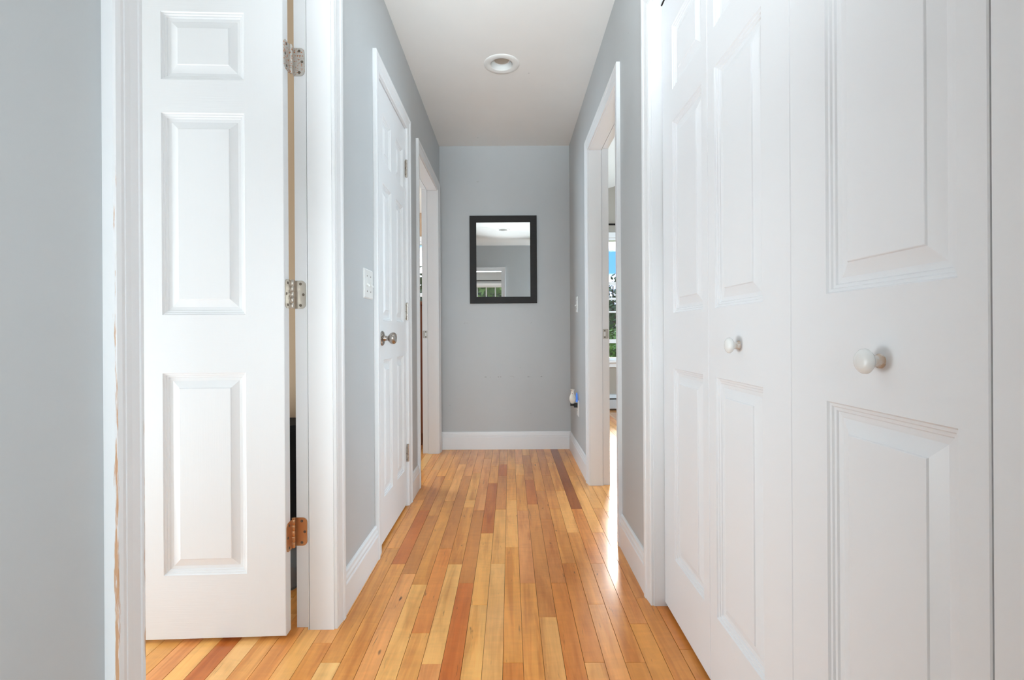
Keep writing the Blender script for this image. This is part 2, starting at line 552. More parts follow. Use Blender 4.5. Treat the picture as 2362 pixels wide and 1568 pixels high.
# ceilings
cl = MB()
cl.box(-3.35, XR + 0.06, -4.0, 6.2, ZC, ZC + .1)
cl.box(XR + 0.06, 2.45, -4.0, 1.76, ZC, ZC + .1)
tag(cl.build('ceiling', M['ceil']), 'flat off-white ceiling with recessed lights', 'ceiling', kind='structure')
vz = lambda x: 2.69 + 0.31 * (x - 1.24)
vc = MB()
vc.loops([[(XR - .05, y, vz(XR - .05)), (3.7, y, vz(3.7)), (3.7, y, vz(3.7) + .1), (XR - .05, y, vz(XR - .05) + .1)] for y in (1.7, W4Y + .15)])
tag(vc.build('ceiling_sunny_room', M['ceil']), 'sloped white ceiling of the sunny room', 'ceiling', kind='structure')

# ------------------------------------------------------------------ floor of separate planks
fb = MB()
fb.box(-3.35, 3.65, -4.0, 6.2, -0.06, -0.0025)
floor = tag(fb.build('floor', M['dark']), 'glossy honey-coloured hardwood strip floor', 'floor', kind='structure')
PW, PX0 = 0.0575, -0.0250
TONE = {'C': (243, 210, 160), 'L': (238, 196, 142), 'l': (234, 186, 128), 'T': (225, 170, 108), 'O': (219, 155, 92), 'B': (204, 148, 96), 'P': (222, 168, 120), 'D': (200, 128, 72), 'd': (158, 98, 58)}
def yfl(py):
    return 1041.6 / (py - 769.0)
# per strip: photo rows of the butt joints, near to far, and the tone of each board
HALL = {
 -10: ([1480, 1330, 1200, 1110], 'TlTTT'),
 -9: ([1525, 1262, 1152, 1083], 'CTTTl'),
 -8: ([1299, 1176, 1097], 'TDBT'),
 -7: ([1322, 1188, 1106], 'PBTT'),
 -6: ([1346, 1154, 1070], 'LTlP'),
 -5: ([1458, 1264, 1097], 'lOBP'),
 -4: ([1530, 1300, 1169, 1153, 1090], 'PLTllP'),
 -3: ([1344, 1176, 1057], 'DBPT'),
 -2: ([1394, 1229, 1114, 1076], 'LlDTT'),
 -1: ([1299, 1174, 1097, 1071], 'LlBDP'),
 0: ([1528, 1262, 1153, 1082], 'OTlTT'),
 1: ([1345, 1177, 1096, 1070], 'TPTlP'),
 2: ([1423, 1163, 1107, 1050], 'LBDBl'),
 3: ([1345, 1198, 1132, 1068], 'OBBTT'),
 4: ([1528, 1300, 1174, 1097], 'lOTBB'),
 5: ([1394, 1229, 1132, 1068], 'PTlTT'),
 6: ([1529, 1300, 1174], 'TTOd'),
 7: ([1440, 1229, 1097], 'TPlT'),
 8: ([1380, 1173, 1097], 'TPlT'),
 9: ([1500, 1300, 1180, 1090], 'TOTlT'),
}
rng = random.Random(3)
def plank(x0, x1, y0, y1, tone):
    g = 0.0005
    c = 0.0006
    X0, X1, Y0, Y1 = x0 + g, x1 - g, y0 + g, y1 - g
    cx, cy = (x0 + x1) / 2, (y0 + y1) / 2
    b = MB()
    b.loops([[(X0, Y0, -.008), (X1, Y0, -.008), (X1, Y1, -.008), (X0, Y1, -.008)],
             [(X0, Y0, -c), (X1, Y0, -c), (X1, Y1, -c), (X0, Y1, -c)],
             [(X0 + c, Y0 + c, 0), (X1 - c, Y0 + c, 0), (X1 - c, Y1 - c, 0), (X0 + c, Y1 - c, 0)]])
    b.v = [(x - cx, y - cy, z) for x, y, z in b.v]
    o = b.build('plank', M['plank'], floor, world=False)
    o.location = (cx, cy, rng.uniform(-0.0004, 0.0))
    t = S(TONE[tone])
    j = rng.uniform(0.93, 1.06)
    o.color = (t[0] * 1.15 * j, t[1] * 0.89 * j * rng.uniform(0.97, 1.03), t[2] * 0.56 * j * rng.uniform(0.93, 1.07), 1)
    return o
for kx, (rows, tones) in HALL.items():
    ys = [0.55] + [yfl(r) for r in rows] + [YB + 0.01]
    for i, t in enumerate(tones):
        plank(PX0 + PW * kx, PX0 + PW * (kx + 1), ys[i], ys[i + 1], t)
ROOM1 = {-11: 'L', -12: 'T', -13: 'l', -14: 'C', -15: 'D', -16: 'L', -17: 'P', -18: 'l', -19: 'L', -20: 'P', -21: 'T', -22: 'l'}
for kx, t in ROOM1.items():
    plank(PX0 + PW * kx, PX0 + PW * (kx + 1), 0.75, 1.62 if kx % 2 else 1.72, t)
    plank(PX0 + PW * kx, PX0 + PW * (kx + 1), 1.62 if kx % 2 else 1.72, 1.95, 'T')
for kx in range(10, 20):                       # through the doorway of the sunny room
    y = 1.85
    while y < 5.6:
        l = rng.uniform(0.5, 1.2)
        plank(PX0 + PW * kx, PX0 + PW * (kx + 1), y, min(y + l, 5.8), rng.choice('lTLTOP'))
        y += l
for kx in range(-14, -10):                     # through the far doorway
    y = 2.85
    while y < 4.0:
        l = rng.uniform(0.4, 0.7)
        plank(PX0 + PW * kx, PX0 + PW * (kx + 1), y, min(y + l, 4.1), rng.choice('TTLO'))
        y += l
fs = MB()
for q in ((-3.2, PX0 + PW * 20, -3.7, 0.55), (PX0 + PW * 20, 3.5, -3.7, 5.87), (PX0 + PW * 10, PX0 + PW * 20, 0.55, 1.85), (-3.2, PX0 - PW * 22, 0.55, 1.95), (-3.2, PX0 - PW * 14, 2.0, 6.05), (PX0 - PW * 14, PX0 - PW * 10, 4.1, 6.05), (PX0 - PW * 22, PX0 - PW * 10, 0.55, 0.75)):
    fs.box(q[0], q[1], q[2], q[3], -0.0024, -0.0002)
tag(fs.build('strip_flooring', M['strip'], floor), kind='stuff')

# ------------------------------------------------------------------ door frames
CW = 0.064
CPROF = [(0, 0), (0, .008), (.002, .0098), (.008, .0102), (.010, .0088), (.0125, .0105), (.028, .0118), (.040, .0136), (.0425, .0122), (.045, .0155), (.052, .0172), (.061, .0172), (.064, .0155), (.064, 0)]
def frame(name, label, wallmap, s0, s1, top, mats=None, rebate='far', strike=None, head_first=True, jamb_only=None):
    """wallmap(s, t, z): s along the wall, t out of the wall towards the hall (t<0 into the wall)"""
    mats = mats or {}
    mid = wallmap((s0 + s1) / 2, 0, 0)
    root = tag(empty(name, (mid[0], mid[1], 0)), label, 'door frame', kind='structure')
    r = 0.004
    a, b_ = s0 - r, s1 + r
    t2 = top + r
    for nm, sx, sg in (('side_casing', a, -1), ('side_casing', b_, 1)):
        q = MB()
        q.loops([[wallmap(sx + sg * d, t, 0) for d, t in CPROF], [wallmap(sx + sg * d, t, t2 + d) for d, t in CPROF]])
        q.build(nm, mats.get(sg, M['white']), root)
    q = MB()
    q.loops([[wallmap(a - d, t, t2 + d) for d, t in CPROF], [wallmap(b_ + d, t, t2 + d) for d, t in CPROF]])
    q.build('head_casing', M['white'], root)
    # jambs
    st = 0.081 if rebate == 'far' else TH - 0.041
    dp = 0.013
    if rebate == 'far':
        sec = [(0, 0), (-st + .005, 0), (-st + .005, .005), (-st + .0025, .005), (-st + .0025, 0), (-st, 0), (-st, dp), (-TH, dp), (-TH, J), (0, J)]
    elif rebate == 'near':
        sec = [(0, dp), (-0.040, dp), (-0.040, 0), (-TH, 0), (-TH, J), (0, J)]
    else:
        sec = [(0, 0), (-TH, 0), (-TH, J), (0, J)]
    o_ = {}
    for sx, sg in ((s0, -1), (s1, 1)):
        q = MB()
        q.loops([[wallmap(sx + sg * p, t, 0) for t, p in sec], [wallmap(sx + sg * p, t, top + p) for t, p in sec]])
        o_[sg] = q.build('jamb', M['white'], root)
    q = MB()
    q.loops([[wallmap(s0 - p, t, top + p) for t, p in sec], [wallmap(s1 + p, t, top + p) for t, p in sec]])
    q.build('head_jamb', M['white'], root)
    if strike:
        z = strike
        tc_ = -0.098
        y = s1 + dp
        q = MB()
        q.lathe([(0.001, 0)], n=3, caps=False)
        q = MB()
        w, h = 0.019, 0.029
        def P(du, dz, dn):
            return wallmap(y - dn, tc_ + du, z + dz)
        out = []
        for cx, cz, a0 in ((w - .006, h - .006, 0), (-w + .006, h - .006, 90), (-w + .006, -h + .006, 180), (w - .006, -h + .006, 270)):
            for kk in range(4):
                aa = R(a0 + kk * 30)
                out.append((cx + .006 * math.cos(aa), cz + .006 * math.sin(aa)))
        q.loops([[P(u, dz, 0.0) for u, dz in out], [P(u, dz, 0.0016) for u, dz in out]])
        sp = q.build('strike_plate', M['nickel'], root)
        sp['label'] = 'satin nickel strike plate'
        q = MB()
        q.loops([[P(u, dz, 0.0012) for u, dz in ((-.002, -.012), (.010, -.012), (.010, .012), (-.002, .012))], [P(u, dz, 0.0019) for u, dz in ((-.002, -.012), (.010, -.012), (.010, .012), (-.002, .012))]])
        q.build('latch_hole', M['plate'], sp)
        for dz in (-.020, .020):
            q = MB()
            n_ = Vector(P(0, 0, 1)) - Vector(P(0, 0, 0))
            q.lathe([(0.0035, 0.0012), (0.0035, 0.0022), (0.002, 0.0026)], P(.003, dz, 0), n_, 12)
            q.build('screw', M['hole'], sp)
    return root
LW = lambda s, t, z: (XL + t, s, z)
RWm = lambda s, t, z: (XR - t, s, z)
FW = lambda s, t, z: (s, YREAR + t, z)
frame('trim_1', 'white frame around the open bedroom doorway with paint rubbed off its near edge', LW, D1[0], D1[1], DH, {-1: M['worn_near'], 1: M['worn_far']})
frame('trim_2', 'white frame around the closed linen closet door', LW, D2[0], D2[1], DH, rebate='flat')
frame('trim_3', 'white frame of the doorway next to the hallway end wall', LW, D3[0], D3[1], DH, strike=0.927)
frame('trim_4', 'white frame of the doorway into the sunny room', RWm, D4[0], D4[1], DH, strike=0.924)
frame('trim_5', 'white casing around the folding closet doors', RWm, CL[0], CL[1], DH, rebate='flat')
frame('trim_6', 'white frame of the doorway reflected in the mirror', FW, RD[0], RD[1], 1.998)

# ------------------------------------------------------------------ baseboards
BPROF = [(0, 0), (.0135, 0), (.0135, .098), (.012, .102), (.0095, .104), (.0095, .107), (.012, .109), (.0115, .117), (.008, .124), (.0075, .127), (.009, .129), (.008, .136), (.004, .141), (0, .142)]
def baseboard(name, wm, spans, label):
    root = tag(empty(name, wm((spans[0][0] + spans[0][1]) / 2, 0, 0)), label, 'baseboard', kind='structure')
    for a, b_ in spans:
        q = MB()
        q.loops([[wm(a, t, z) for t, z in BPROF], [wm(b_, t, z) for t, z in BPROF]])
        q.build('baseboard_length', M['white'], root)
    return root
o_c = CW + 0.004
baseboard('baseboard_left', LW, [(0.315, D1[0] - o_c), (D1[1] + o_c, D2[0] - o_c), (D2[1] + o_c, D3[0] - o_c), (D3[1] + o_c, YB - .0135)], 'white moulded baseboard between the bedroom and linen closet frames')
baseboard('baseboard_right', RWm, [(CL[1] + o_c, D4[0] - o_c), (D4[1] + o_c, YB - .0135)], 'white moulded baseboard beside the sunny room doorway')
baseboard('baseboard_back', lambda s, t, z: (s, YB - t, z), [(XL, XR)], 'white moulded baseboard below the mirror')
baseboard('baseboard_front', FW, [(RD[1] + o_c, 2.3), (-2.3, RD[0] - o_c)], 'white moulded baseboard of the landing wall')

# ------------------------------------------------------------------ panel doors
PZ = [(0.205, 0.816), (0.992, 1.603), (1.704, 1.909)]
RING = [(0, 0), (.0025, .0035), (.0065, .0040), (.0085, .0068), (.0130, .0074), (.0150, .0102), (.0215, .0108), (.0240, .0112), (.0455, .0048), (.0470, .0026), (.0480, .0022)]
def make_slab(name, W, zb, H, T, cols, parent, mv, mh):
    """front face towards local -y, origin at the lower corner of the parent"""
    e = 0.0015
    xs = sorted({e, W - e} | {c for cc in cols for c in cc})
    zs = sorted({zb + e, H - e} | {z for zz in PZ for z in zz})
    b = MB()
    for i in range(len(xs) - 1):
        for j in range(len(zs) - 1):
            xm, zm = (xs[i] + xs[i + 1]) / 2, (zs[j] + zs[j + 1]) / 2
            incol = any(c[0] < xm < c[1] for c in cols)
            inrow = any(z[0] < zm < z[1] for z in PZ)
            if incol and inrow:
                continue
            between = cols[0][0] < xm < cols[-1][1]
            b.quad((xs[i], 0, zs[j]), (xs[i + 1], 0, zs[j]), (xs[i + 1], 0, zs[j + 1]), (xs[i], 0, zs[j + 1]), m=1 if between and not inrow else 0)
    f = [(e, 0, zb + e), (W - e, 0, zb + e), (W - e, 0, H - e), (e, 0, H - e)]
    g = [(0, e, zb), (W, e, zb), (W, e, H), (0, e, H)]
    k_ = [(0, T, zb), (W, T, zb), (W, T, H), (0, T, H)]
    for a in range(4):
        c = (a + 1) % 4
        b.quad(f[a], g[a], g[c], f[c])
        b.quad(g[a], k_[a], k_[c], g[c])
    b.quad(k_[1], k_[0], k_[3], k_[2])
    o = b.build(name, [mv, mh], parent, world=False, fix=False)
    for cc in cols:
        for z0, z1 in PZ:
            w, h = cc[1] - cc[0], z1 - z0
            q = MB()
            rows = [[(d, dep, d), (w - d, dep, d), (w - d, dep, h - d), (d, dep, h - d)] for d, dep in RING]
            q.loops(rows, caps=False)
            d, dep = RING[-1]
            q.quad((d, dep, d), (w - d, dep, d), (w - d, dep, h - d), (d, dep, h - d))
            p = q.build('raised_panel', mv, o, world=False, fix=False)
            p.location = (cc[0], 0, z0)
    return o

# --- hinge: local frame, barrel axis z
def hinge(parent, axis_xy, z, leafs, mat, tall=0.089, rad=0.0052, base=None, jut=0.0):
    """leafs: list of (start, direction, normal, width) giving each leaf as a rounded plate"""
    ax = Vector((axis_xy[0], axis_xy[1], z))
    root = None
    for s, d, n_, w in leafs:
        s, d, n_ = Vector((*s, z)), Vector((*d, 0)).normalized(), Vector((*n_, 0)).normalized()
        h = tall / 2
        rr = 0.014
        pts = [(0, -h), (w - rr, -h)] + [(w - rr + rr * math.cos(R(a)), -h + rr + rr * math.sin(R(a))) for a in range(-75, 1, 15)] + [(w, h - rr)] + [(w - rr + rr * math.cos(R(a)), h - rr + rr * math.sin(R(a))) for a in range(15, 91, 15)] + [(0, h)]
        q = MB()
        q.loops([[s + d * u + Vector((0, 0, vv)) + n_ * 0.0 for u, vv in pts], [s + d * u + Vector((0, 0, vv)) + n_ * 0.0022 for u, vv in pts]])
        lo = q.build('hinge' if root is None else 'leaf_plate', mat, parent if root is None else root)
        if root is None:
            root = lo
            WORLD[root.name] = WORLD[parent.name]
        for du, dz in ((w * 0.55, 0.034), (w * 0.80, 0.0), (w * 0.55, -0.034)):
            q = MB()
            q.lathe([(0.0044, 0.0018), (0.0044, 0.0028), (0.0036, 0.0032), (0.0016, 0.0026)], s + d * du + Vector((0, 0, dz)), n_, 12)
            q.build('screw', M['screw'], root)
    seg = tall / 5
    for i in range(5):
        q = MB()
        z0 = -tall / 2 + i * seg
        q.lathe([(rad * .9, z0 + .0003), (rad, z0 + .001), (rad, z0 + seg - .001), (rad * .9, z0 + seg - .0003)], ax, (0, 0, 1), 14)
        q.build('knuckle', mat, root, smooth=True)
    q = MB()
    q.lathe([(rad * .95, tall / 2), (rad * 1.05, tall / 2 + .001 + jut), (rad * .8, tall / 2 + .0025 + jut)], ax, (0, 0, 1), 14)
    q.build('pin_head', mat, root, smooth=True)
    return root

# open bedroom door
ang = R(2.35)
W1 = 0.810
hx, hy = -0.687, 1.480
ox, oy = hx - W1 * math.cos(ang), hy - W1 * math.sin(ang)
door1 = tag(empty('door_1', (ox, oy, 0), ang), 'open white six-panel bedroom door with grained skin and three hinges', 'door', kind='structure')
make_slab('door_slab', W1, 0.012, 2.040, 0.035, [(0.116, 0.362), (0.448, 0.694)], door1, M['white_v'], M['white_h'])
mw = Matrix.Translation((ox, oy, 0)) @ Matrix.Rotation(ang, 4, 'Z')
imw = mw.inverted()
def loc2(x, y):
    p = imw @ Vector((x, y, 0))
    return (p.x, p.y)
def dir2(x, y):
    p = imw.to_3x3() @ Vector((x, y, 0))
    return (p.x, p.y)
WORLD[door1.name] = Vector((0, 0, 0))
for z, mt, ju in ((1.796, M['rusty'], 0), (1.057, M['nickel'], 0), (0.305, M['floor_tinted'], 0.003)):
    hinge(door1, loc2(-0.6835, 1.5275), z, [(loc2(-0.6835, 1.5435), dir2(1, 0), dir2(0, -1), 0.036), ((W1, 0.042), (0, -1), (1, 0), 0.037)], mt, jut=ju)

# linen closet door
door2 = tag(empty('door_2', (XL - .003, D2[0] + .002, 0), R(90)), 'closed white six-panel linen closet door with a nickel knob', 'door', kind='structure')
W2_ = D2[1] - D2[0] - .004
make_slab('door_slab', W2_, 0.012, 2.038, 0.035, [(0.090, 0.250), (0.342, 0.502)], door2, M['white_v'], M['white_h'])
WORLD[door2.name] = Vector((0, 0, 0))
for z in (1.826, 1.051, 0.286):
    hinge(door2, (W2_ + .003, -0.007), z, [((W2_ - .001, -0.0012), (-1, 0), (0, -1), 0.010)], M['nickel'], tall=0.092, rad=0.006)
q = MB()
q.lathe([(.0325, 0), (.0325, .004), (.029, .0075), (.020, .0095), (.0135, .011), (.0120, .016), (.0105, .024), (.0115, .030)], (0.062, 0, 0.912), (0, -1, 0), 36)
kn = q.build('door_knob', M['knobm'], door2, smooth=True)
kn['label'] = 'brushed nickel door knob'
q = MB()
q.lathe([(.0105, .029), (.017, .033), (.0235, .040), (.0262, .047), (.0255, .055), (.0205, .0615), (.0190, .0618), (.0185, .0608), (.010, .0605), (.0005, .0605)], (0.062, 0, 0.912), (0, -1, 0), 40)
q.build('knob_ball', M['knobm'], kn, smooth=True)
WORLD[kn.name] = Vector((0, 0, 0))

# folding closet doors
LWID = 0.3725
def bifold(name, y0, label, knob_leaf, kx, kz):
    root = tag(empty(name, (0.522, y0, 0), R(-90)), label, 'door', kind='structure')
    for i in range(2):
        sub = empty('door_leaf')
        sub.parent = root
        sub.location = (i * 0.3745, 0, 0)
        cols = [(0.100, 0.335)] if i == 0 else [(0.041, 0.272)]
        sl = make_slab('leaf_slab', LWID, 0.016, 2.036, 0.028, cols, sub, M['bifold'], M['bifold'])
        # keep three levels: the slab carries the panels, the leaf empty goes away
        sl.parent = root
        sl.location = sub.location
        sl.name = 'door_leaf'
        bpy.data.objects.remove(sub)
        if i == knob_leaf:
            c = (kx, 0, kz)
            q = MB()
            q.lathe([(.0105, 0), (.0105, .002), (.0088, .004), (.0080, .010), (.0095, .014), (.0155, .0185), (.0180, .0215), (.0178, .0245), (.0150, .0280), (.0090, .0303), (.0010, .0311)], c, (0, -1, 0), 36)
            kb = q.build('pull_knob', M['knobwhite'], sl, smooth=True, world=False)
            kb['label'] = 'worn white pull knob'
    return root
k = NT('worn_white_knob')
v = k.pos()
x, y, z = k.sep(v)
n_ = k.noise(v, 160, 3)
neck = k.remap(y, -0.016, -0.003, 0.0, 0.75)
m = k.math('MULTIPLY', neck, k.remap(n_, 0.38, 0.58, 0.25, 1.0))
k.set(col=k.mix(m, S((232, 231, 229)), S((190, 150, 112))), rough=0.25)
M['knobwhite'] = k.m
bifold('door_3', 1.649, 'folding closet door pair next to the sunny room doorway, with a white knob', 1, 0.169, 0.900)
bifold('door_4', 0.901, 'folding closet door pair facing the open bedroom doorway, with a white knob', 0, 0.217, 0.888)
# track above the folding doors
q = MB()
q.box(0.520, 0.556, CL[0], CL[1], DH - 0.0035, DH + 0.002)
tag(q.build('trim_7', M['hole']), 'dark metal track above the folding closet doors', 'door track', kind='structure')

# ------------------------------------------------------------------ mirror
mroot = tag(empty('wall_mirror', (-0.049, YB, 1.172)), 'rectangular mirror in a flat charcoal frame on the grey end wall', 'mirror')
mx0, mx1, mz0, mz1 = -0.318, 0.220, 1.172, 1.875
fwid, fth = 0.053, 0.022
ins = lambda d, y: [(mx0 + d, y, mz0 + d), (mx1 - d, y, mz0 + d), (mx1 - d, y, mz1 - d), (mx0 + d, y, mz1 - d)]
fp = [(0, 0), (0.0, fth - .002), (.002, fth), (fwid - .004, fth - .001), (fwid - .001, fth - .003), (fwid, fth - .010), (fwid, 0)]
for sgi in range(4):
    q = MB()
    r0, r1 = [], []
    for d, t in fp:
        c4 = ins(d, YB - t)
        r0.append(c4[sgi])
        r1.append(c4[(sgi + 1) % 4])
    q.loops([r0, r1])
    q.build('frame_rail', M['charcoal'], mroot)
q = MB()
i0 = fwid - .004
q.box(mx0 + i0, mx1 - i0, YB - 0.010, YB - 0.004, mz0 + i0, mz1 - i0)
g = q.build('mirror_glass', M['mirror'], mroot)
g['label'] = 'mirror glass'

# ------------------------------------------------------------------ recessed ceiling lights
def downlight(x, y, label):
    root = tag(empty('recessed_light', (x, y, ZC)), label, 'ceiling light', 'recessed lights in the hallway ceiling')
    q = MB()
    q.lathe([(.100, 0), (.0995, -.003), (.096, -.0058), (.080, -.0065), (.066, -.0050), (.0625, -.0040), (.0610, -.0010), (.0600, 0)], (x, y, ZC), (0, 0, 1), 64, caps=False)
    q.build('trim_ring', M['baffle'], root, smooth=True)
    q = MB()
    q.lathe([(.0605, -.0015), (.0600, .004), (.0590, .030), (.0570, .060), (.0560, .075)], (x, y, ZC), (0, 0, 1), 64, caps=False)
    q.lathe([(.0560, .075), (.0010, .0755)], (x, y, ZC), (0, 0, 1), 64, caps=False)
    q.build('baffle', M['baffle'], root, smooth=True)
    q = MB()
    q.lathe([(.030, .066), (.044, .044), (.0475, .028), (.0470, .022), (.0455, .0200), (.0440, .0212), (.0415, .0208)], (x, y, ZC), (0, 0, 1), 48, caps=False)
    bl = q.build('bulb', M['baffle'], root, smooth=True)
    q = MB()
    q.lathe([(.0417, .0212), (.036, .0190), (.020, .0172), (.0008, .0166)], (x, y, ZC), (0, 0, 1), 48, caps=False)
    q.build('bulb_lens', M['bulb'], bl, smooth=True)
    return root
# pocket in the ceiling for the cans
def cut_ceiling():
    c = bpy.data.objects['ceiling']
    me = c.data
    bm = bmesh.new()
    b = MB()
    pts = [(-0.037, 2.721), (-0.090, 0.735)]
    n = 48
    # main slab rebuilt with two round holes in its underside
    x0, x1, y0, y1 = XL - 0.3, XR + 0.06, 0.2, 3.2
    old = [(-3.35, XR + 0.06, -4.0, y0), (-3.35, XR + 0.06, y1, 6.2), (-3.35, x0, y0, y1), (XR + 0.06, 2.45, -4.0, 1.76)]
    for q in old:
        b.box(q[0], q[1], q[2], q[3], ZC, ZC + .1)
    ym = 1.7
    for (cx, cy), (ya, yb) in zip(pts, ((ym, y1), (y0, ym))):
        ring = [(cx + .0602 * math.cos(2 * math.pi * k / n), cy + .0602 * math.sin(2 * math.pi * k / n)) for k in range(n)]
        outer = []
        for k in range(n):
            a = 2 * math.pi * k / n
            dx, dy = math.cos(a), math.sin(a)
            ts = []
            if dx > 1e-9: ts.append((x1 - cx) / dx)
            if dx < -1e-9: ts.append((x0 - cx) / dx)
            if dy > 1e-9: ts.append((yb - cy) / dy)
            if dy < -1e-9: ts.append((ya - cy) / dy)
            t = min(ts)
            outer.append((cx + dx * t, cy + dy * t))
        corners = [(x1, yb), (x0, yb), (x0, ya), (x1, ya)]
        for k in range(n):
            l = (k + 1) % n
            o1, o2 = outer[k], outer[l]
            poly = [(*ring[k], ZC), (*o1, ZC)]
            for c4 in corners:
                a1, a2 = math.atan2(o1[1] - cy, o1[0] - cx), math.atan2(o2[1] - cy, o2[0] - cx)
                ac = math.atan2(c4[1] - cy, c4[0] - cx)
                d2 = (a2 - a1) % (2 * math.pi)
                dc = (ac - a1) % (2 * math.pi)
                if 1e-6 < dc < d2 - 1e-6:
                    poly.append((*c4, ZC))
            poly += [(*o2, ZC), (*ring[l], ZC)]
            b.quad(*reversed(poly))
    b.box(x0, x1, y0, y1, ZC + .098, ZC + .1)
    nm = bpy.data.meshes.new('ceiling')
    nm.from_pydata(b.v, [], b.f)
    nm.materials.append(M['ceil'])
    c.data = nm
cut_ceiling()
downlight(-0.037, 2.721, 'round white recessed ceiling light between the linen closet and the sunny room doorway')
downlight(-0.090, 0.735, 'round white recessed ceiling light seen only in the mirror, above the folding closet doors')

# ------------------------------------------------------------------ switches, outlet, night light
def plate(name, wm, sc, zc, gangs, label, cat, kind='switch'):
    root = tag(empty(name, wm(sc, 0, zc)), label, cat)
    w = 0.0355 + (gangs - 1) * 0.0230
    h = 0.0575
    def ring(e, t):
        return [wm(sc - w + e, t, zc - h + e), wm(sc + w - e, t, zc - h + e), wm(sc + w - e, t, zc + h - e), wm(sc - w + e, t, zc + h - e)]
    q = MB()
    q.loops([ring(0, 0), ring(0, .0025), ring(.0045, .0056)])
    q.build('cover_plate', M['plate'], root)
    nrm = Vector(wm(0, 1, 0)) - Vector(wm(0, 0, 0))
    for gi in range(gangs):
        s = sc + (gi - (gangs - 1) / 2) * 0.046
        if kind == 'switch':
            q = MB()
            for (a, b_, c, d, t) in ((s - .005, s + .005, zc - .012, zc + .012, .0062),):
                q.loops([[wm(a, .004, c), wm(b_, .004, c), wm(b_, .004, d), wm(a, .004, d)], [wm(a, t, c), wm(b_, t, c), wm(b_, t, d), wm(a, t, d)]])
            q.build('toggle_slot', M['ivory'], root)
            q = MB()
            q.loops([[wm(s + u, .005, zc + vv) for u, vv in ((-.004, -.006), (.004, -.006), (.004, .004), (-.004, .004))], [wm(s + u, .017, zc + vv) for u, vv in ((-.003, -.0125), (.003, -.0125), (.003, -.006), (-.003, -.006))]])
            q.build('toggle', M['plate'], root)
            zs = (-.030, .030)
        else:
            for dz in (.0195, -.0195):
                q = MB()
                q.lathe([(.0170, .004), (.0170, .0066), (.0160, .0070)], wm(s, 0, zc + dz), nrm, 24)
                soc = q.build('socket', M['ivory'], root)
                for du in (-.006, .006):
                    q = MB()
                    q.loops([[wm(s + du + u, .0060, zc + dz + vv) for u, vv in ((-.001, -.002), (.001, -.002), (.001, .005), (-.001, .005))], [wm(s + du + u, .0073, zc + dz + vv) for u, vv in ((-.001, -.002), (.001, -.002), (.001, .005), (-.001, .005))]])
                    q.build('slot', M['hole'], root)
            zs = (0,)
        for dz in zs:
            q = MB()
            q.lathe([(.0032, .0048), (.0032, .0060), (.0020, .0066)], wm(s, 0, zc + dz), nrm, 12)
            q.build('screw', M['screw'], root)
    return root
plate('light_switch', LW, 1.915, 1.128, 2, 'white double toggle switch plate beside the linen closet frame', 'light switch')
plate('light_switch', RWm, 3.50, 1.135, 1, 'white single toggle switch plate between the mirror wall and the sunny room doorway', 'light switch')
plate('wall_outlet', RWm, 3.47, 0.395, 1, 'white wall outlet below the single switch, with a night light plugged in', 'outlet', 'outlet')
nl = tag(empty('night_light', (XR - .035, 3.47, 0.40)), 'plug-in night light shaped like a white porcelain vase on a black base', 'night light')
q = MB()
q.lathe([(.0005, 0), (.017, 0), (.0175, .004), (.0165, .007), (.0175, .010), (.0170, .0165), (.0005, .0165)], (XR - .040, 3.47, 0.412), (0, 0, 1), 28)
q.box(XR - .030, XR - .0070, 3.458, 3.482, 0.400, 0.430)
q.build('plug_base', M['black'], nl, smooth=True)
q = MB()
q.lathe([(.0130, 0), (.0135, .004), (.0190, .011), (.0235, .024), (.0245, .036), (.0215, .050), (.0150, .064), (.0110, .076), (.0105, .086), (.0135, .094), (.0180, .099), (.0165, .0992), (.0095, .088), (.0008, .086)], (XR - .040, 3.47, 0.4285), (0, 0, 1), 36)
q.build('porcelain_body', M['porcelain'], nl, smooth=True)
q = MB()
q.lathe([(.0005, 0), (.0065, .001), (.0070, .030), (.0060, .055), (.0030, .068), (.0005, .070)], (XR - .0105, 3.472, 0.436), (0, 0, 1), 20)
bl = q.build('lamp_bulb', M['bluelamp'], nl, smooth=True)
bl['label'] = 'glowing blue lamp'

